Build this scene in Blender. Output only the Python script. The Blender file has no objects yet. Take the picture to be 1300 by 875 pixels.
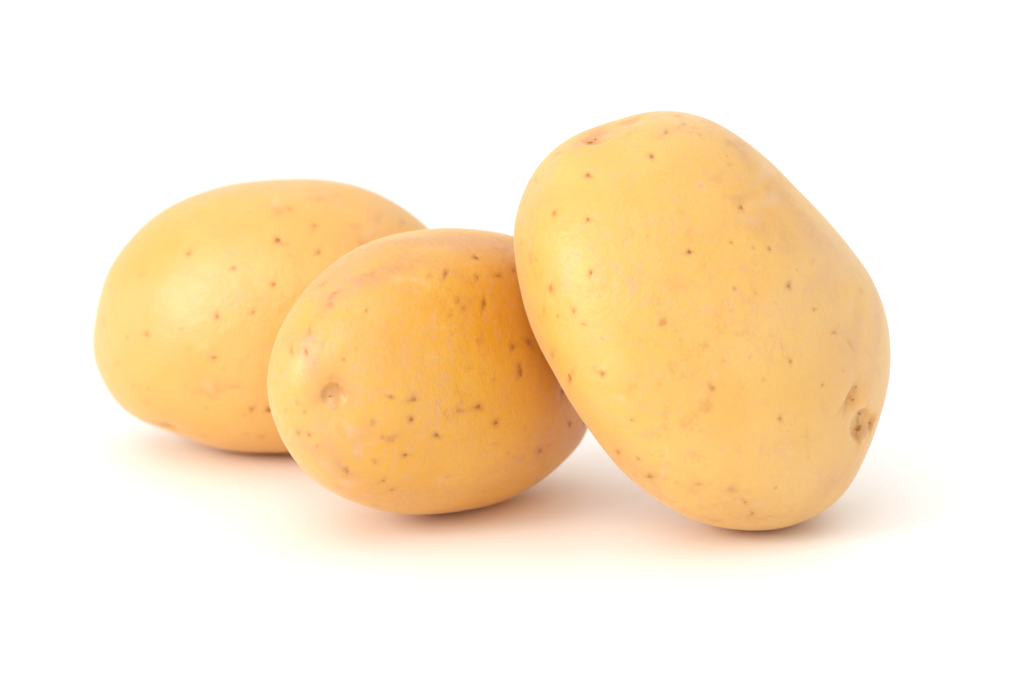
import bpy, math
import numpy as np
from mathutils import Matrix, Vector

sc = bpy.context.scene
col = sc.collection

# ------------------------------------------------------------------ camera
PITCH = math.radians(13.0)
CAM_H = 0.156
FOCAL = 108.0
cam_d = bpy.data.cameras.new('camera')
cam_d.lens = FOCAL
cam_d.sensor_width = 36.0
cam_d.clip_start = 0.01
cam_d.clip_end = 50.0
cam_d.dof.use_dof = True
cam_d.dof.focus_distance = 0.535
cam_d.dof.aperture_fstop = 14.0
cam = bpy.data.objects.new('camera', cam_d)
cam.location = (0, 0, CAM_H)
cam.rotation_euler = (math.pi / 2 - PITCH, 0, 0)
col.objects.link(cam)
sc.camera = cam
sc.cycles.max_bounces = 24
sc.cycles.diffuse_bounces = 20
sc.cycles.glossy_bounces = 6

# ------------------------------------------------------------------ light
w = bpy.data.worlds.new('World')
sc.world = w
w.use_nodes = True
w.node_tree.nodes['Background'].inputs[0].default_value = (1.0, 0.99, 0.985, 1)
w.node_tree.nodes['Background'].inputs[1].default_value = 0.90


def area(name, loc, target, size, power, color=(1, 1, 1)):
    d = bpy.data.lights.new(name, 'AREA')
    d.shape = 'SQUARE'
    d.size = size
    d.energy = power
    d.color = color
    o = bpy.data.objects.new(name, d)
    o.location = loc
    o.rotation_euler = (Vector(target) - Vector(loc)).to_track_quat('-Z', 'Y').to_euler()
    col.objects.link(o)
    return o


area('overhead_softbox', (0.0, 0.75, 1.7), (0, 0.75, 0), 2.6, 9.0, (1.0, 0.985, 0.97))
area('front_softbox', (-0.45, -0.45, 0.95), (0, 0.55, 0.0), 1.0, 4.8, (1.0, 0.98, 0.96))
area('key_softbox', (-0.72, 0.0, 0.42), (0, 0.55, 0.03), 0.34, 3.9, (1.0, 0.98, 0.96))
vs = sc.view_settings
vs.view_transform = 'Standard'
vs.look = 'None'
vs.exposure = 0.06
vs.gamma = 1.0
vs.use_curve_mapping = False

# ------------------------------------------------------------------ pixel helpers (photo is 1300 x 875)
FPX = FOCAL / 36.0 * 1300.0
CAMP = np.array([0, 0, CAM_H])
CX = np.array([1.0, 0, 0])
CY = np.array([0, math.sin(PITCH), math.cos(PITCH)])       # camera up
CZ = np.array([0, math.cos(PITCH), -math.sin(PITCH)])      # camera forward


def project(P):
    q = P - CAMP
    d = q @ CZ
    return np.stack([650 + FPX * (q @ CX) / d, 437.5 - FPX * (q @ CY) / d], -1), d


# ------------------------------------------------------------------ materials
def nodes_of(name):
    m = bpy.data.materials.new(name)
    m.use_nodes = True
    nt = m.node_tree
    return m, nt, nt.nodes['Principled BSDF']


def mixc(nt, fac, a, b, blend='MIX'):
    n = nt.nodes.new('ShaderNodeMix')
    n.data_type = 'RGBA'
    n.blend_type = blend
    for sock, v in ((n.inputs[0], fac), (n.inputs[6], a), (n.inputs[7], b)):
        if isinstance(v, bpy.types.NodeSocket):
            nt.links.new(v, sock)
        elif isinstance(v, (int, float)):
            sock.default_value = v
        else:
            sock.default_value = (*v, 1)
    return n.outputs[2]


def math_n(nt, op, a, b=0.0, clamp=False):
    n = nt.nodes.new('ShaderNodeMath')
    n.operation = op
    n.use_clamp = clamp
    for sock, v in ((n.inputs[0], a), (n.inputs[1], b)):
        if isinstance(v, bpy.types.NodeSocket):
            nt.links.new(v, sock)
        else:
            sock.default_value = v
    return n.outputs[0]


def noise(nt, vec, scale, detail=3, rough=0.55, dist=0.0):
    n = nt.nodes.new('ShaderNodeTexNoise')
    n.inputs['Scale'].default_value = scale
    n.inputs['Detail'].default_value = detail
    n.inputs['Roughness'].default_value = rough
    n.inputs['Distortion'].default_value = dist
    nt.links.new(vec, n.inputs['Vector'])
    return n.outputs['Fac']


def ramp(nt, v, lo, hi):
    n = nt.nodes.new('ShaderNodeMapRange')
    n.interpolation_type = 'SMOOTHSTEP'
    n.inputs[1].default_value = lo
    n.inputs[2].default_value = hi
    nt.links.new(v, n.inputs[0])
    return n.outputs[0]


def skin_material(name, base, deep, offset, russet_amt, net_amt, fleck_amt):
    m, nt, b = nodes_of(name)
    tc = nt.nodes.new('ShaderNodeTexCoord')
    mp = nt.nodes.new('ShaderNodeMapping')
    mp.inputs['Location'].default_value = offset
    nt.links.new(tc.outputs['Object'], mp.inputs['Vector'])
    v = mp.outputs[0]
    at = nt.nodes.new('ShaderNodeAttribute')
    at.attribute_name = 'marks'
    sep = nt.nodes.new('ShaderNodeSeparateColor')
    nt.links.new(at.outputs['Color'], sep.inputs[0])
    spot, pale, russet, ochre = sep.outputs[0], sep.outputs[1], sep.outputs[2], at.outputs['Alpha']
    # broad yellow / orange drift of the skin
    c = mixc(nt, ramp(nt, noise(nt, v, 45, 2), 0.38, 0.66), base, deep)
    # fine flesh-pink netting, thin and patchy, over faint russet flecks
    patch = ramp(nt, noise(nt, v, 70, 3, 0.6, 0.4), 0.40, 0.68)
    net = ramp(nt, noise(nt, v, 480, 6, 0.75, 0.15), 0.47, 0.64)
    c = mixc(nt, math_n(nt, 'MULTIPLY', math_n(nt, 'MULTIPLY', net, math_n(nt, 'ADD', math_n(nt, 'MULTIPLY', patch, 0.75), 0.2)), net_amt), c, (0.68, 0.375, 0.16))
    patch2 = ramp(nt, noise(nt, v, 55, 3, 0.6, 0.5), 0.46, 0.70)
    fleck = ramp(nt, noise(nt, v, 300, 6, 0.75, 0.2), 0.50, 0.66)
    c = mixc(nt, math_n(nt, 'MULTIPLY', math_n(nt, 'MULTIPLY', fleck, math_n(nt, 'ADD', math_n(nt, 'MULTIPLY', patch2, 0.8), 0.15)), fleck_amt), c, (0.60, 0.255, 0.045))
    # thin scuffs drawn out along one direction
    sm = nt.nodes.new('ShaderNodeMapping')
    sm.inputs['Rotation'].default_value = (0.7, 0.4, 0.9)
    sm.inputs['Scale'].default_value = (1.0, 1.0, 0.16)
    nt.links.new(v, sm.inputs['Vector'])
    scuff = ramp(nt, noise(nt, sm.outputs[0], 520, 4, 0.7, 0.4), 0.60, 0.72)
    spatch = ramp(nt, noise(nt, v, 95, 3, 0.6, 0.3), 0.50, 0.70)
    c = mixc(nt, math_n(nt, 'MULTIPLY', math_n(nt, 'MULTIPLY', scuff, spatch), fleck_amt), c, (0.62, 0.31, 0.11))
    # tiny pores everywhere
    vo = nt.nodes.new('ShaderNodeTexVoronoi')
    vo.inputs['Scale'].default_value = 260
    nt.links.new(v, vo.inputs['Vector'])
    wn = nt.nodes.new('ShaderNodeSeparateColor')
    nt.links.new(vo.outputs['Color'], wn.inputs[0])
    pore = math_n(nt, 'MULTIPLY', math_n(nt, 'SUBTRACT', 1.0, ramp(nt, vo.outputs['Distance'], 0.06, 0.17)),
                  ramp(nt, wn.outputs[0], 0.72, 1.0))
    c = mixc(nt, math_n(nt, 'MULTIPLY', pore, 0.6), c, (0.42, 0.20, 0.07))
    # traced marks, with pale light and eye shade painted in, broken up by grain
    grain = math_n(nt, 'ADD', 0.45, math_n(nt, 'MULTIPLY', ramp(nt, noise(nt, v, 900, 3, 0.7), 0.3, 0.7), 0.75))
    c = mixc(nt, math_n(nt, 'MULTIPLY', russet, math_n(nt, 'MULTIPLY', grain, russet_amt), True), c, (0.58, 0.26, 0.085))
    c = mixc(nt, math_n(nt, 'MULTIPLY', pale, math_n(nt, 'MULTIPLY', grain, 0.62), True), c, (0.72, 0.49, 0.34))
    c = mixc(nt, math_n(nt, 'MULTIPLY', ochre, grain, True), c, (0.56, 0.215, 0.014))
    c = mixc(nt, math_n(nt, 'MULTIPLY', spot, grain, True), c, (0.42, 0.120, 0.026))
    nt.links.new(c, b.inputs['Base Color'])
    rg = nt.nodes.new('ShaderNodeMapRange')
    rg.inputs[3].default_value = 0.38
    rg.inputs[4].default_value = 0.54
    nt.links.new(noise(nt, v, 130, 3), rg.inputs[0])
    nt.links.new(rg.outputs[0], b.inputs['Roughness'])
    b.inputs['Specular IOR Level'].default_value = 0.9
    b.inputs['Sheen Weight'].default_value = 0.20
    b.inputs['Sheen Roughness'].default_value = 0.35
    b.inputs['Subsurface Weight'].default_value = 0.5
    b.inputs['Subsurface Radius'].default_value = (1.0, 0.42, 0.10)
    b.inputs['Subsurface Scale'].default_value = 0.006
    hsum = math_n(nt, 'ADD', math_n(nt, 'MULTIPLY', noise(nt, v, 260, 4, 0.6), 1.0),
                  math_n(nt, 'MULTIPLY', noise(nt, v, 1300, 2, 0.6), 0.22))
    bp = nt.nodes.new('ShaderNodeBump')
    bp.inputs['Strength'].default_value = 0.40
    bp.inputs['Distance'].default_value = 0.0009
    nt.links.new(hsum, bp.inputs['Height'])
    nt.links.new(bp.outputs[0], b.inputs['Normal'])
    return m


def cork_material(name, c0, c1):
    m, nt, b = nodes_of(name)
    tc = nt.nodes.new('ShaderNodeTexCoord')
    oi = nt.nodes.new('ShaderNodeObjectInfo')
    f = noise(nt, tc.outputs['Object'], 2.4, 3, 0.6)
    f = math_n(nt, 'ADD', math_n(nt, 'MULTIPLY', f, 0.6), math_n(nt, 'MULTIPLY', oi.outputs['Random'], 0.45), True)
    # the object's own colour says how corky (dark) this one has grown
    nt.links.new(mixc(nt, 1.0, mixc(nt, f, c0, c1), oi.outputs['Color'], 'MULTIPLY'), b.inputs['Base Color'])
    b.inputs['Roughness'].default_value = 0.75
    b.inputs['Specular IOR Level'].default_value = 0.25
    return m


M_CORK = cork_material('dark_cork', (0.37, 0.125, 0.028), (0.52, 0.205, 0.055))
M_EYE = cork_material('brown_eye_scale', (0.28, 0.095, 0.015), (0.48, 0.20, 0.035))
M_BUD = cork_material('pale_bud_skin', (0.64, 0.33, 0.14), (0.68, 0.40, 0.21))

# ------------------------------------------------------------------ the white sweep
def sweep():
    prof = [(-1.6, 0.0), (2.2, 0.0)]
    for i in range(1, 13):
        a = i / 12 * math.pi / 2
        prof.append((2.2 + 0.8 * math.sin(a), 0.8 - 0.8 * math.cos(a)))
    prof.append((3.0, 2.4))
    vs_, fs = [], []
    for y, z in prof:
        vs_ += [(-2.6, y, z), (2.6, y, z)]
    for i in range(len(prof) - 1):
        fs.append((2 * i, 2 * i + 1, 2 * i + 3, 2 * i + 2))
    me = bpy.data.meshes.new('backdrop')
    me.from_pydata(vs_, [], fs)
    me.shade_smooth()
    m, nt, b = nodes_of('white_paper')
    tc = nt.nodes.new('ShaderNodeTexCoord')
    c = mixc(nt, noise(nt, tc.outputs['Object'], 30, 3), (0.955, 0.95, 0.945), (0.965, 0.96, 0.955))
    nt.links.new(c, b.inputs['Base Color'])
    b.inputs['Roughness'].default_value = 0.45
    b.inputs['Specular IOR Level'].default_value = 0.35

    me.materials.append(m)
    o = bpy.data.objects.new('backdrop', me)
    o['kind'] = 'structure'
    o['label'] = 'seamless white sweep under and behind the potatoes'
    col.objects.link(o)


sweep()

# ------------------------------------------------------------------ potato outlines traced in photo pixels
OUT_L = [(121.9, 410), (128.8, 374), (141.5, 339), (167, 304.6), (197, 276), (229, 257), (261.5, 244.6), (296, 235.4),
         (331, 231.5), (365, 229.5), (400, 229), (415, 230.3), (438.5, 233.8), (461.5, 240), (484.6, 249.7), (507.7, 262.6),
         (526, 275.8), (544.6, 292), (560, 313), (570, 345), (570, 385), (560, 430), (540, 468), (510, 505), (470, 537),
         (430, 558), (390, 569), (345, 572), (319, 572), (294, 570), (271, 565.7), (248, 558), (229, 550), (211, 543.5),
         (192, 538), (176, 531), (160, 521), (146, 506), (134.6, 487.7), (123, 462), (118.5, 439)]
OUT_M = [(340, 480), (344, 455), (352, 428), (362, 407), (376, 384), (394.6, 361), (417.7, 339.5), (445, 320), (477.7, 305),
         (514.6, 296), (549, 291.5), (584, 290.6), (612, 293), (631, 295.4), (652.7, 300), (682, 318), (708, 352), (727, 395),
         (740, 440), (748, 485), (750, 520), (746, 543), (734, 565.6), (717, 583), (695.5, 602.6), (673.6, 617.7), (649, 631),
         (621.5, 640.4), (588.5, 646.5), (553, 650.8), (530, 652), (510, 651), (487, 647.5), (459, 639.6), (434, 630),
         (411, 617.7), (390, 601.5), (371.5, 578.5), (357.7, 555), (348.5, 532), (341.5, 507)]
OUT_R = [(652.5, 286), (656, 270), (663, 249), (672, 228.5), (686, 207.7), (704.6, 189), (725, 174), (748.5, 164), (774, 156),
         (797, 149), (815, 144), (838.5, 140.8), (861.5, 142), (884.6, 146), (905.4, 153.5), (924, 164), (941, 175),
         (961.5, 191.5), (984.6, 212), (1007.7, 237), (1031, 261), (1054, 286), (1081, 318.5), (1097.7, 339), (1111.5, 364),
         (1121, 387.7), (1126.8, 411), (1129.8, 438.5), (1129.8, 467), (1125.7, 495.7), (1117, 527), (1105.7, 561),
         (1095.7, 584), (1083, 610), (1064, 635), (1041, 651), (1015.7, 663), (987, 671), (964, 673), (941, 672),
         (916, 669), (891, 663.2), (863.4, 652), (841, 638), (818, 622), (795.5, 603), (773, 577), (750, 546), (730, 516.5),
         (710, 483), (702, 468.5), (684, 436), (670, 401.5), (661, 367), (655, 334.6), (652, 311.5)]

# marks: (x, y, half width, half height, tilt degrees, strength)
SPOT_R = [(746, 223, 3.4, 3.2, 0, .8), (826.5, 199, 3.4, 3.2, 0, .7), (845, 168, 3, 2.4, 0, .6), (703.5, 270.5, 2.2, 3.5, 0, .6),
          (746, 277.6, 2.8, 3.4, 0, .62), (822, 299.5, 2, 2.6, 0, .35), (875, 319.5, 3.2, 2.6, 20, .85), (889.7, 236.5, 2, 2, 0, .35),
          (926.6, 209, 2, 2, 0, .4), (911, 226, 5, 3, 0, .3), (680, 229, 1.6, 3, -20, .4), (706, 196, 5, 2.2, -30, .35),
          (859, 147, 4, 1.5, 0, .4), (868.5, 158, 4, 2, 0, .35), (665, 256, 2, 4, 0, .3), (662, 307, 1.6, 3.4, 0, .4),
          (928.5, 307.5, 3, 2.4, 0, .45), (893, 153.5, 3, 1.2, 0, .3), (926, 181, 5, 2.4, 40, .35), (940.8, 263.5, 2.8, 2.6, 30, .72),
          (976.5, 316, 2.4, 2, 0, .6), (750, 347, 2.4, 4, 0, .7), (699.5, 366, 2.6, 6, 0, .62), (727.7, 394, 2.8, 4, -10, .5),
          (691, 395, 1.8, 4.5, 0, .35), (707.6, 401.5, 1.4, 2, 0, .5), (741, 411, 3, 2.4, 0, .42), (764.6, 429, 2, 1.6, 0, .35),
          (842, 410, 5, 3.2, 0, .5), (928, 395, 2, 2, 0, .4), (701, 451, 1.8, 6, 25, .42), (723.5, 479, 2.4, 6.5, 18, .62),
          (755, 466.6, 3, 2, -20, .35), (765, 474.7, 3.4, 3.6, 30, .58), (903, 492, 3.4, 4.6, 0, .52), (1001, 362.8, 3.4, 3.4, 0, .72),
          (1033, 393, 2.2, 2, 0, .42), (1059, 422, 2.2, 2.6, 0, .5), (1003, 459, 2.4, 3.4, 0, .62), (1044, 488, 2, 2.2, 0, .42),
          (952, 453, 1.8, 1.8, 0, .35), (1092.6, 369, 1.6, 2.8, 0, .35), (1079, 436, 1.6, 5, -30, .4), (1032, 332, 2, 3, 0, .25),
          (968.5, 483.5, 1.4, 2, 0, .3), (1070, 470, 1.4, 1.8, 0, .3), (991, 531.5, 2.8, 3, 0, .62), (802, 533, 2.6, 1.8, 30, .42),
          (785, 574, 2.6, 3.2, 30, .52), (811, 583, 3.2, 2.2, 20, .45), (825, 605, 4, 2.6, 0, .5), (887, 614.5, 5, 2.4, 0, .3),
          (929, 621, 4, 3, 0, .3), (945, 637, 3, 2.2, 0, .5), (954.5, 652, 3, 2.4, 0, .6), (908.7, 641, 3, 2, 0, .3),
          (970, 481, 1.8, 2.6, 0, .32), (1026, 580, 1.6, 2, 0, .25)]
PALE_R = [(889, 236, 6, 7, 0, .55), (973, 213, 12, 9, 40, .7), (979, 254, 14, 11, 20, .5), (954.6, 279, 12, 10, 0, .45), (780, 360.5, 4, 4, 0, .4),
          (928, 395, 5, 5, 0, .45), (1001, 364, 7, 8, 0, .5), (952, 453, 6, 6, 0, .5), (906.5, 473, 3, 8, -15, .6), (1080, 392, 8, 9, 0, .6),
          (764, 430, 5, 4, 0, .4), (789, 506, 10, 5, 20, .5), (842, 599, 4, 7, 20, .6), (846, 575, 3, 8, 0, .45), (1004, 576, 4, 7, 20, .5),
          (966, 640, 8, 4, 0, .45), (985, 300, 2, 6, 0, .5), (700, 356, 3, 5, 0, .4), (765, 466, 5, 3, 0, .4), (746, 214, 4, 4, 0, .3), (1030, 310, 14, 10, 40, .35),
          (1090, 450, 8, 26, 10, .35), (690, 500, 6, 4, 0, .4), (924, 455, 6, 8, 0, .3), (890, 500, 4, 6, 0, .3), (1085, 470, 45, 130, 8, .45), (1040, 600, 60, 40, -35, .25), (1060, 330, 60, 50, 40, .42), (680, 240, 14, 50, 20, .28), (860, 152, 60, 12, 0, .25), (668, 360, 10, 50, 0, .2)]  # closing broad patches: pale flaky skin, with white bounce light painted in
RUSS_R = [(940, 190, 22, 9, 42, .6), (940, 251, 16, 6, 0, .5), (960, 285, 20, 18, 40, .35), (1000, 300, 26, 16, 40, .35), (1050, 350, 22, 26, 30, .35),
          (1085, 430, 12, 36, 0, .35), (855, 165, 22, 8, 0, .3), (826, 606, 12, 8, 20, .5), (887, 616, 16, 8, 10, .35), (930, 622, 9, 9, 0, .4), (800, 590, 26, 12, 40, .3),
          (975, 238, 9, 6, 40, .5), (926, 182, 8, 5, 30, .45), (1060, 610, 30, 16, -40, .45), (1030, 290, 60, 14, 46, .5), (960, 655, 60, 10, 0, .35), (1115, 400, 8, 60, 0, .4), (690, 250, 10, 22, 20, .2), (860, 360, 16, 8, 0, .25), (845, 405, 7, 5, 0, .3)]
SPOT_M = [(603.5, 327, 3.8, 2.4, 0, .8), (566, 347.6, 2.4, 4.4, 25, .75), (546, 350, 3.4, 2.6, 0, .4), (605, 352, 2.2, 4, 10, .55),
          (581.5, 381, 2.6, 3, 20, .5), (587, 391, 3, 2.2, 30, .52), (571.6, 400, 2.4, 1.8, 0, .42), (572, 393, 2, 1.4, 0, .3),
          (614, 385, 2.2, 6.5, 10, .8), (465, 394, 1.8, 2, 0, .42), (409.6, 361, 5, 2, -35, .42), (423.5, 373.5, 5.5, 2, -40, .48),
          (419, 386, 4, 2.4, -30, .45), (393.5, 418.5, 2, 5, 0, .52), (409.6, 434.6, 2, 4.6, 0, .38), (369.7, 445, 1.8, 5.5, 0, .45),
          (379.6, 445.5, 1.8, 3, 0, .35), (389, 447, 3, 5.5, -25, .45), (436.6, 457, 2.4, 2.4, 0, .45), (452, 443, 1.6, 2, 0, .28),
          (468.5, 347, 5, 1.4, 0, .35), (574.6, 423.5, 2, 2, 0, .38), (632, 350, 4, 2.6, 0, .6), (652, 342.7, 3.4, 3, 20, .5),
          (641, 317, 4, 2.4, 0, .35), (650.4, 440, 2.8, 4.6, 10, .7), (671, 434, 6, 3, 38, .7), (659.6, 466, 2.4, 4, 0, .68),
          (660, 473, 2.2, 6.5, 5, .75), (607, 516, 5, 4, -20, .75), (582.5, 520, 3.4, 3, 0, .4), (629, 537, 3.8, 3.6, 0, .7),
          (685, 572, 3.6, 4.2, 0, .65), (695.5, 565.6, 3, 2, 0, .38), (723.7, 538, 2.6, 4.6, -8, .65), (741.5, 537.6, 2.6, 6, 0, .65),
          (714, 495.6, 3, 6, 15, .6), (554, 552.7, 3.6, 3, 0, .76), (522.7, 532, 3.6, 3, 0, .82), (525, 506.6, 4.6, 2.6, 0, .6),
          (646, 575, 2, 3, 0, .4), (653, 580, 2, 2, 0, .32), (629, 563.6, 3, 2.4, 0, .3), (589, 557, 2.6, 1.8, 0, .28),
          (495.5, 502.8, 3.8, 2.2, 10, .6), (473.5, 535.8, 3, 3, 0, .4), (495.7, 557, 5, 3.6, 10, .36), (513.5, 577.8, 3.4, 2.2, 0, .72),
          (440, 598, 2.4, 3.4, 25, .72), (477, 585.4, 3.6, 2.4, 0, .4), (486.5, 610, 2.8, 2.4, 0, .5), (498, 622, 4.4, 2, -10, .42),
          (377, 509.7, 1.8, 3, 0, .4), (362, 521, 1.6, 3, 0, .36), (387, 523, 2, 2, 0, .45), (378.5, 549.6, 2.4, 3.4, 20, .45),
          (392, 552, 2.6, 3, 0, .5), (402.7, 565, 2, 2, 0, .4), (569, 604, 3, 2, 0, .3), (476.5, 641, 4, 1.4, 0, .4), (591, 557.7, 2, 2, 0, .3)]
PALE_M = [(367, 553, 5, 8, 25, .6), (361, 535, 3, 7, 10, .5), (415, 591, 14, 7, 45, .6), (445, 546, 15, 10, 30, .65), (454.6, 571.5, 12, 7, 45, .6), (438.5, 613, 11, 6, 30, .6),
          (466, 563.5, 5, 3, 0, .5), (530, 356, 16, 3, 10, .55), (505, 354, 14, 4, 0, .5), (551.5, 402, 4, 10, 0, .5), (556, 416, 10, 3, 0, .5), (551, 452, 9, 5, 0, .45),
          (561, 609.5, 9, 3, 0, .5), (656, 386.5, 4, 3, 0, .5), (422, 396, 6, 4, 0, .4), (650, 318, 8, 6, 0, .4), (422, 508, 9, 8, 0, .6), (575, 423, 4, 3, 0, .4), (400, 470, 5, 5, 0, .25), (725, 560, 18, 8, -50, .45), (560, 315, 30, 5, 0, .35), (365, 460, 28, 80, 10, .38), (400, 560, 50, 60, 30, .30), (430, 355, 60, 24, -38, .30), (440, 440, 70, 70, 0, .34), (560, 300, 90, 9, 0, .3)]  # broad patches on the left paint the soft highlight into the netted skin
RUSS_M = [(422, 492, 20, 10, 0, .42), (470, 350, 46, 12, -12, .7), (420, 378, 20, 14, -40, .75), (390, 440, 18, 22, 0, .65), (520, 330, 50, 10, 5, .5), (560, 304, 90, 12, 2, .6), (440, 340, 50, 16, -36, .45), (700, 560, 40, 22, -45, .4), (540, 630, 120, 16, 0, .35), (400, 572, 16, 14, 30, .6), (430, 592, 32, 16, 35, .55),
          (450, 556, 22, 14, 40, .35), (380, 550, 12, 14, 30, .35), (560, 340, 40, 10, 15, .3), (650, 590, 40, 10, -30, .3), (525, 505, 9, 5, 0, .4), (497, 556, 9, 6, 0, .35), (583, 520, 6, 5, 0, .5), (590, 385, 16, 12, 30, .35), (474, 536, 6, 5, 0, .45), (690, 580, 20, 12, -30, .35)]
SPOT_L = [(353, 305, 4.6, 3.2, 0, .8), (238.5, 322.4, 3.4, 3, 0, .52), (297, 340.4, 3.6, 3.4, 0, .55), (347.4, 361, 3.2, 2.8, 0, .65),
          (274.7, 401, 3.6, 3.4, 0, .6), (321.5, 397.4, 2.8, 2.8, 0, .66), (179.6, 349.6, 2.8, 2.6, 0, .32), (368, 264.7, 4, 2.6, 0, .48),
          (354, 269, 5, 3, 0, .36), (363, 310, 3.6, 2.4, 0, .36), (369, 324.7, 4, 2, 25, .3), (131, 407, 2.4, 4, 0, .32), (399, 286.6, 4.4, 3.4, 0, .42),
          (403.4, 321, 2.8, 3.6, 15, .6), (450, 286, 6, 3.2, 0, .38), (459, 309, 5, 3, -20, .3), (480, 277, 4, 5, 0, .3), (511, 282.7, 2.4, 4, 0, .35),
          (404, 252.7, 8, 2, 0, .32), (430, 247, 4, 2, 0, .3), (399, 232, 5, 1.4, 0, .3), (270.8, 453.5, 3.2, 3, 0, .6), (185, 423.8, 3.4, 3, 0, .5),
          (231, 418, 3, 2.6, 0, .3), (297, 490.7, 4, 2.6, 0, .36), (266, 502.7, 4, 2.4, 30, .3), (279, 495, 3.4, 2, 0, .28), (319.7, 519.3, 3.4, 3, 0, .62),
          (340.7, 520, 3.4, 3.4, 0, .78), (333, 554, 3.4, 2, 0, .45), (310, 527, 2.6, 2, 0, .28), (186.5, 510.8, 2.6, 2.4, 0, .32), (170, 490, 3, 2.4, 0, .32),
          (259, 553.5, 4, 2, 0, .34), (148.5, 461, 2.4, 2.6, 0, .26), (311, 551, 3, 1.6, 0, .28)]
PALE_L = [(350, 256, 7, 6, 0, .6), (466, 296.5, 8, 6, 0, .65), (263, 448, 6, 7, 0, .5), (263, 490, 9, 6, 20, .55), (410, 245, 12, 4, 0, .3), (210, 385, 70, 70, 0, .28), (135, 420, 16, 60, 0, .25), (330, 238, 120, 10, 0, .25), (500, 270, 40, 18, 40, .25)]
RUSS_L = [(272, 495, 20, 12, 25, .4), (465, 300, 24, 14, 0, .35), (410, 250, 20, 8, 0, .3), (355, 264, 14, 8, 0, .3), (215, 540, 14, 4, 12, .5), (252, 498, 14, 12, 0, .25), (480, 275, 16, 14, 0, .25), (325, 378, 24, 6, 15, .2)]


# ------------------------------------------------------------------ geometry helpers
def quad_sphere(n):
    g = np.arange(-n, n + 1, 2)
    A, B = np.meshgrid(g, g, indexing='ij')
    full = np.full_like(A, n)
    faces_c = []
    for ax in range(3):
        for s in (1, -1):
            arr = [None] * 3
            arr[ax] = s * full
            arr[(ax + 1) % 3] = A if s > 0 else B
            arr[(ax + 2) % 3] = B if s > 0 else A
            faces_c.append(np.stack(arr, -1))
    allc = np.concatenate([f.reshape(-1, 3) for f in faces_c])
    key = (allc[:, 0] + n) * (2 * n + 1) ** 2 + (allc[:, 1] + n) * (2 * n + 1) + (allc[:, 2] + n)
    _, first, inv = np.unique(key, return_index=True, return_inverse=True)
    inv = inv.reshape(-1)
    pts = np.tan(allc[first] / n * (math.pi / 4))
    pts /= np.linalg.norm(pts, axis=1, keepdims=True)
    m = len(g)
    quads = []
    for f in range(6):
        ids = inv[f * m * m:(f + 1) * m * m].reshape(m, m)
        quads.append(np.stack([ids[:-1, :-1], ids[1:, :-1], ids[1:, 1:], ids[:-1, 1:]], -1).reshape(-1, 4))
    return pts, np.concatenate(quads)


def wave_noise(P, freq, seed, n=9):
    rng = np.random.default_rng(seed)
    out = np.zeros(len(P))
    for _ in range(n):
        k = rng.normal(size=3)
        k *= freq * rng.uniform(0.6, 1.4) / np.linalg.norm(k)
        out += np.sin(P @ k + rng.uniform(0, 6.28))
    return out / math.sqrt(n / 2)


def vert_normals(P, Q):
    n = np.zeros_like(P)
    fn = np.cross(P[Q[:, 2]] - P[Q[:, 0]], P[Q[:, 3]] - P[Q[:, 1]])
    for i in range(4):
        for k in range(3):
            n[:, k] += np.bincount(Q[:, i], fn[:, k], len(P))
    return n / np.linalg.norm(n, axis=1, keepdims=True)


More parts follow.
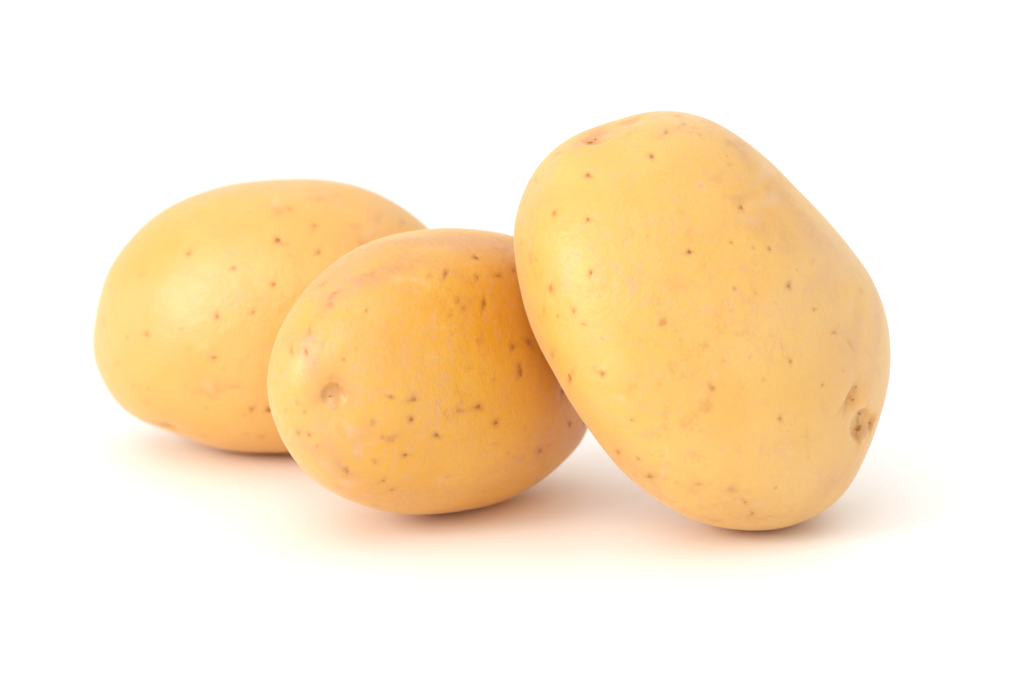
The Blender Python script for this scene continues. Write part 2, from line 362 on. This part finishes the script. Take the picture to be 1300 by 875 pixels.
class Potato:
    def __init__(self, outline, n, depth, shear, power, seed, lump, grow=1.0):
        o = np.array(outline, float)
        x, y = o[:, 0], o[:, 1]
        x2, y2 = np.roll(x, -1), np.roll(y, -1)
        cr = x * y2 - x2 * y
        cx = ((x + x2) * cr).sum() / (3 * cr.sum())
        cy = ((y + y2) * cr).sum() / (3 * cr.sum())
        self.c = (cx, cy)
        dx, dy = x - cx, -(y - cy)
        ang = np.arctan2(dy, dx)
        rad = np.hypot(dx, dy) + grow
        od = np.argsort(ang)
        ang, rad = ang[od], rad[od]
        A3 = np.concatenate([ang - 2 * np.pi, ang, ang + 2 * np.pi])
        R3 = np.tile(rad, 3)
        fine = np.linspace(-np.pi, np.pi, 1440, endpoint=False)
        Rf = np.interp(fine, A3, R3)
        # smooth the polyline with a narrow gaussian in frequency space
        F = np.fft.rfft(Rf)
        F *= np.exp(-(np.arange(len(F)) / 26.0) ** 2)
        Rf = np.fft.irfft(F, 1440)
        # best fitting ellipse about the same centre
        ca, sa = np.cos(fine), np.sin(fine)
        M = np.stack([ca * ca, 2 * ca * sa, sa * sa], 1) * (Rf ** 2)[:, None]
        q = np.linalg.lstsq(M, np.ones(1440), rcond=None)[0]
        Re = 1 / np.sqrt(q[0] * ca * ca + 2 * q[1] * ca * sa + q[2] * sa * sa)
        S, Q = quad_sphere(n)
        # sphere axes: x right, y up, z toward the camera
        ph = np.arctan2(S[:, 1], S[:, 0])
        fw = np.concatenate([fine, [np.pi]])
        E_ = np.interp(ph, fw, np.append(Re, Re[0]))
        rho = np.hypot(S[:, 0], S[:, 1])
        z = S[:, 2]
        rr = rho ** power
        # broad lumps, quieter toward the traced outline
        k = 1 + lump * wave_noise(S, 2.6, seed) * (0.15 + 0.85 * z * z) + lump * 0.35 * wave_noise(S, 6.0, seed + 1) * (0.15 + 0.85 * z * z)
        c = CZ + CX * ((cx - 650) / FPX) + CY * (-(cy - 437.5) / FPX)
        zc = -c / np.linalg.norm(c)
        xa = np.cross(CY, zc); xa /= np.linalg.norm(xa)
        ya = np.cross(zc, xa)
        want, have = Rf.copy(), Rf.copy()
        for it in range(4):
            R_ = np.interp(ph, fw, np.append(have, have[0]))
            Rm = E_ + (R_ - E_) * rho ** 3
            u = Rm * rr * np.cos(ph)
            v = Rm * rr * np.sin(ph)
            wv = depth * np.sign(z) * np.abs(z) ** power + shear[0] * u + shear[1] * v
            # world directions, per unit of distance
            unit = c + ((u * k)[:, None] * xa + (v * k)[:, None] * ya + (wv * k)[:, None] * zc) * np.linalg.norm(c) / FPX
            if it == 3:
                break
            # how the girth really shows in perspective; trim the girth until it agrees with the outline
            pu = FPX * (unit @ CX) / (unit @ CZ) + 650 - cx
            pv = FPX * (unit @ CY) / (unit @ CZ) - 437.5 + cy
            bins = ((np.arctan2(pv, pu) + np.pi) / (2 * np.pi) * 240).astype(int) % 240
            mx = np.zeros(240)
            np.maximum.at(mx, bins, np.hypot(pu, pv))
            bc = -np.pi + (np.arange(240) + 0.5) / 240 * 2 * np.pi
            err = np.interp(bc, fw, np.append(want, want[0])) - mx
            G = np.fft.rfft(err)
            G *= np.exp(-(np.arange(len(G)) / 16.0) ** 2)
            err = np.fft.irfft(G, 240)
            have = have + np.interp(fine, np.concatenate([bc - 2 * np.pi, bc, bc + 2 * np.pi]), np.tile(err, 3))
        self.err = err
        self.d = CAM_H / -unit[:, 2].min()          # the ground it stands on fixes its distance
        self.P = CAMP + self.d * unit
        self.Q = Q
        self.px = self.d / FPX                        # metres per photo pixel here
        self.axes = (xa, ya, zc)
        self.marks = np.zeros((len(S), 4))
        self.update()

    def update(self):
        self.N = vert_normals(self.P, self.Q)
        self.uv, _ = project(self.P)
        view = self.P - CAMP
        self.front = (self.N * view).sum(1) < 0

    def locate(self, x, y):
        d2 = (self.uv[:, 0] - x) ** 2 + (self.uv[:, 1] - y) ** 2
        d2[~self.front] = 1e9
        return int(np.argmin(d2))

    def frame(self, i, tilt):
        """tangent vectors that appear as image axes (turned by tilt) at vertex i, in metres per pixel"""
        n = self.N[i]
        vz = CAMP - self.P[i]; vz /= np.linalg.norm(vz)
        cosv = max(float(n @ vz), 0.38)
        t = math.radians(tilt)
        a = CX * math.cos(t) - CY * math.sin(t)
        b = CX * math.sin(t) + CY * math.cos(t)
        out = []
        for q in (a, b):
            q = q - vz * (q @ n) / cosv
            q = q - n * (q @ n)
            out.append(q * self.px)
        return out[0], out[1], n

    def local(self, x, y, rx, ry, tilt):
        i = self.locate(x, y)
        a, b, n = self.frame(i, tilt)
        D = self.P - self.P[i]
        reach = 4 * max(rx, ry) * self.px * 2.6
        sel = np.where(((D * D).sum(1) < reach * reach) & (self.N @ n > 0.2))[0]
        D = D[sel]
        M = np.stack([a * rx, b * ry], 1)
        q = D @ np.linalg.pinv(M).T
        return sel, q, i, a, b, n

    def mark(self, ch, lst, soft, wob, seed):
        for k, (x, y, rx, ry, t, s) in enumerate(lst):
            sel, q, i, a, b, n = self.local(x, y, rx, ry, t)
            th = np.arctan2(q[:, 1], q[:, 0])
            r = np.hypot(q[:, 0], q[:, 1]) * (1 + wob * np.sin(2 * th + k * 1.7 + seed) + wob * np.sin(3 * th + k * 2.9))
            f = s * np.exp(-(r ** soft))
            self.marks[sel, ch] = np.maximum(self.marks[sel, ch], f)

    def push(self, x, y, rx, ry, tilt, h, fn=None):
        sel, q, i, a, b, n = self.local(x, y, rx, ry, tilt)
        r2 = (q ** 2).sum(1)
        f = np.exp(-r2) if fn is None else fn(q)
        self.P[sel] += self.N[sel] * (h * self.px * f)[:, None]


def blob_mesh(name, seed, mat, rings=3, seg=9, rough=0.22):
    """a low lens-shaped cork cap, unit radius, with a ragged rim and its skirt below the skin"""
    rng = np.random.default_rng(seed)
    rim = 1 + rng.uniform(-rough, rough, seg)
    vs_ = [(0, 0, 0.62 + rng.uniform(-.15, .1))]
    for j in range(1, rings + 1):
        f = j / rings
        for i in range(seg):
            a = 2 * math.pi * i / seg + 0.2 * j
            r = f * rim[i]
            zz = (1 - f ** 2) * 0.9 + rng.uniform(-.12, .12) * (1 - f) - (0.55 if j == rings else 0)
            vs_.append((r * math.cos(a), r * math.sin(a), zz))
    fs = [(0, 1 + i, 1 + (i + 1) % seg) for i in range(seg)]
    for j in range(rings - 1):
        b0, b1 = 1 + j * seg, 1 + (j + 1) * seg
        fs += [(b0 + i, b1 + i, b1 + (i + 1) % seg, b0 + (i + 1) % seg) for i in range(seg)]
    me = bpy.data.meshes.new(name)
    me.from_pydata(vs_, [], fs)
    me.shade_smooth()
    me.materials.append(mat)
    return me


CAPS = [blob_mesh('lenticel', 10 + i, M_CORK) for i in range(6)]
SCALES = [blob_mesh('eye_scale', 40 + i, M_EYE, 3, 10, 0.35) for i in range(3)]
BUDS = [blob_mesh('eye_bud', 60 + i, M_BUD, 4, 14, 0.18) for i in range(2)]


def attach(pot, obj, me, name, x, y, rx, ry, tilt, hgt, lift=0.0):
    i = pot.locate(x, y)
    a, b, n = pot.frame(i, tilt)
    p = pot.P[i] + n * lift * pot.px - pot.base
    h = n * hgt * pot.px
    o = bpy.data.objects.new(name, me)
    o.parent = obj
    A, B = a * rx, b * ry
    # keep the two axes square to each other so that the piece only turns and scales
    B = B - A * (A @ B) / (A @ A)
    o.matrix_basis = Matrix([[A[k], B[k], h[k], p[k]] for k in range(3)] + [[0, 0, 0, 1]])
    col.objects.link(o)
    return o


def finish(pot, name, mat, label, spots):
    pot.update()
    low = np.argmin(pot.P[:, 2])
    pot.base = np.array([pot.P[low, 0], pot.P[low, 1], 0.0])
    pot.P[:, 2] -= pot.P[low, 2] + 0.00005
    V = pot.P - pot.base
    me = bpy.data.meshes.new(name)
    me.vertices.add(len(V))
    me.vertices.foreach_set('co', V.astype(np.float32).ravel())
    nf = len(pot.Q)
    me.loops.add(nf * 4)
    me.loops.foreach_set('vertex_index', pot.Q.astype(np.int32).ravel())
    me.polygons.add(nf)
    me.polygons.foreach_set('loop_start', np.arange(0, nf * 4, 4, dtype=np.int32))
    me.update(calc_edges=True)
    me.shade_smooth()
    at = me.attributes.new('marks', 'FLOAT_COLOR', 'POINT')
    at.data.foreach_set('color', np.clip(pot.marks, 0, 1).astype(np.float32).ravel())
    me.materials.append(mat)
    o = bpy.data.objects.new(name, me)
    o.location = pot.base
    o['label'] = label
    o['category'] = 'potato'
    o['group'] = 'potatoes on the white surface'
    col.objects.link(o)
    for k, (x, y, rx, ry, t, s) in enumerate(spots):
        if s >= 0.42:
            f = 0.72 + 0.5 * (s - 0.5) + 0.16 * math.sin(k * 2.3)
            lc = attach(pot, o, CAPS[k % 6], 'lenticel', x, y, rx * f, ry * f, t, 0.5)
            p = 1.6 - 1.0 * (min(s, 0.85) - 0.42) / 0.43 * 0.75
            lc.color = (0.35 + 0.65 * p * 0.95, p * 1.08, p * 1.05, 1)
    return o


def dress(pot, spots, pale, russ, seed, nrand):
    for (x, y, rx, ry, t, s) in spots:              # each lenticel sits in a small dimple
        if s >= 0.4:
            pot.push(x, y, rx * 1.7, ry * 1.7, t, -0.9 * s)
    pot.mark(0, [(x, y, rx * 1.35, ry * 1.35, t, s * 0.95) for (x, y, rx, ry, t, s) in spots], 2.2, 0.16, seed)
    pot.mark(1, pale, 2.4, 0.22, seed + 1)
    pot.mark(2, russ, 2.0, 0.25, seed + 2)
    # unseen sides carry the same sort of specks
    rng = np.random.default_rng(seed)
    hid = np.where((pot.N * (pot.P - CAMP)).sum(1) > 0.02)[0]
    for i in rng.choice(hid, nrand, replace=False):
        D2 = ((pot.P - pot.P[i]) ** 2).sum(1)
        r = rng.uniform(2, 4) * pot.px
        sel = np.where(D2 < (4 * r) ** 2)[0]
        pot.marks[sel, 0] = np.maximum(pot.marks[sel, 0], rng.uniform(.3, .8) * np.exp(-D2[sel] / r ** 2))


def crescent(q):
    # steep on one flank, fading on the other: the brow beside an eye
    return np.exp(-(q[:, 1] ** 2)) * np.exp(-((q[:, 0] + 0.9 * q[:, 1] ** 2 * 0.5) ** 2) * np.where(q[:, 0] < 0, 3.0, 0.7))


def pit(q):
    return np.exp(-((q ** 2).sum(1) ** 3.2))


# ------------------------------------------------------------------ the three potatoes
R = Potato(OUT_R, 210, 210, (-0.32, -0.09), 0.93, 3, 0.012, 1.2)
M = Potato(OUT_M, 165, 185, (-0.68, -0.01), 0.97, 11, 0.012, 1.2)
L = Potato(OUT_L, 150, 180, (0.10, 0.0), 0.96, 23, 0.012, 2.2)


# right potato: eye, brow and stem end
R.push(1095, 541, 17, 27, 14, -3.0)
R.push(1096, 540, 10.5, 20, 18, -10, pit)
R.push(1098, 546, 4.0, 10, 16, 5.0)
R.push(1108, 535, 5, 12, 12, -4.0, pit)
R.push(1083, 503, 9, 20, 24, -9.0, crescent)
R.push(1096, 505, 12, 14, 0, 3.0)
R.push(764, 168, 28, 10, -16, -6.0)
R.push(757, 175, 16, 5, -10, -5.0, pit)
R.push(770, 172, 8, 2.5, -14, 3.5)
R.push(806, 152, 14, 5, -18, -3.0)
# middle potato: bud end with a shallow well
M.push(424, 502, 34, 30, 0, -10)
M.push(424, 503, 14, 13, 0, -5.0, pit)
M.push(424, 513, 8, 6, 0, 4.0)
# left potato: brow near its foot
L.push(212, 541, 18, 5, 12, -4.0)
L.push(268, 492, 24, 14, 25, -2.5)
L.push(258, 446, 10, 10, 0, 1.2)
for p in (R, M, L):
    p.update()

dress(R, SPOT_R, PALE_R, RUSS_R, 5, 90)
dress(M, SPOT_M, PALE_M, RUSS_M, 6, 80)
dress(L, SPOT_L, PALE_L, RUSS_L, 7, 70)
R.mark(3, [(1089, 544, 6, 18, 16, 1.0), (1105, 538, 6, 13, 12, .9), (1080, 503, 5, 16, 22, .85), (1098, 522, 8, 6, 0, .45), (745, 178, 14, 3, -10, .4)], 2.2, .2, 1)  # ochre eye skin; shade of the pit wall and brow painted in too
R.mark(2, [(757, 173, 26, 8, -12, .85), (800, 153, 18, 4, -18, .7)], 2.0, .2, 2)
R.mark(1, [(772, 172, 10, 3, -12, .7), (1096, 548, 5, 8, 0, .4)], 2.4, .2, 3)
M.mark(3, [(424, 488, 15, 7, 0, .55), (424, 504, 9, 4, 0, .5)], 2.0, .2, 1)  # orange shade above the bud, painted into the well
M.mark(2, [(424, 498, 26, 20, 0, .55)], 2.0, .2, 4)  # shade of the well put into its russet colour
R.mark(0, [(1087, 548, 2.2, 15, 14, .7), (1104, 537, 2, 8, 10, .5), (1077, 503, 1.2, 17, 22, .42), (1090, 522, 5, 1.4, 30, .4)], 2.0, .15, 5)  # narrow strips paint in shade along the left rims; the rest is brown cork
L.mark(3, [(212, 539, 12, 3, 12, .45)], 2.0, .2, 1)

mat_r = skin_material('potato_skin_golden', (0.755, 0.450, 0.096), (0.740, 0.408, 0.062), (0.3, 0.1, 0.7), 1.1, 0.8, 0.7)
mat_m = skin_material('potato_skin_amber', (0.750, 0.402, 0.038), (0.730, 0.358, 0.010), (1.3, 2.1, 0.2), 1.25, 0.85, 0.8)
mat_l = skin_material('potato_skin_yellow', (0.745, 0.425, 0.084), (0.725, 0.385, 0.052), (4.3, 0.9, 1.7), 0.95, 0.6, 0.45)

oR = finish(R, 'potato', mat_r, 'large golden potato propped up on end, leaning over a rounder one', SPOT_R)
oM = finish(M, 'potato', mat_m, 'round amber potato with many brown specks, between the other two potatoes', SPOT_M)
oL = finish(L, 'potato', mat_l, 'smooth oval yellow potato lying flat behind the round speckled one', SPOT_L)

# pieces in the eyes
for (x, y, rx, ry, t, k) in [(1089.5, 545, 2.6, 3.4, 20, 0), (1092, 543, 1.8, 3.4, -30, 1), (1090.5, 526, 2.8, 1.5, 25, 2), (1104, 537, 2.8, 1.5, 50, 0), (1083, 508, 1.4, 1.4, 0, 1), (1087, 491, 1.4, 1.0, 0, 2)]:
    attach(R, oR, SCALES[k], 'eye_scale', x, y, rx, ry, t, 0.7)
attach(R, oR, SCALES[1], 'eye_scale', 749, 180.5, 5, 1.5, -8, 0.6)
attach(R, oR, SCALES[2], 'eye_scale', 757, 177, 1.6, 1.0, 0, 0.6)
o = attach(R, oR, BUDS[0], 'eye_bud', 1097, 548, 4.0, 7.0, 18, 1.6)
o = attach(M, oM, BUDS[1], 'eye_bud', 423, 515, 5.0, 4.4, 0, 0.8)
attach(M, oM, SCALES[0], 'eye_scale', 419, 503, 2.2, 1.2, 0, 0.5)
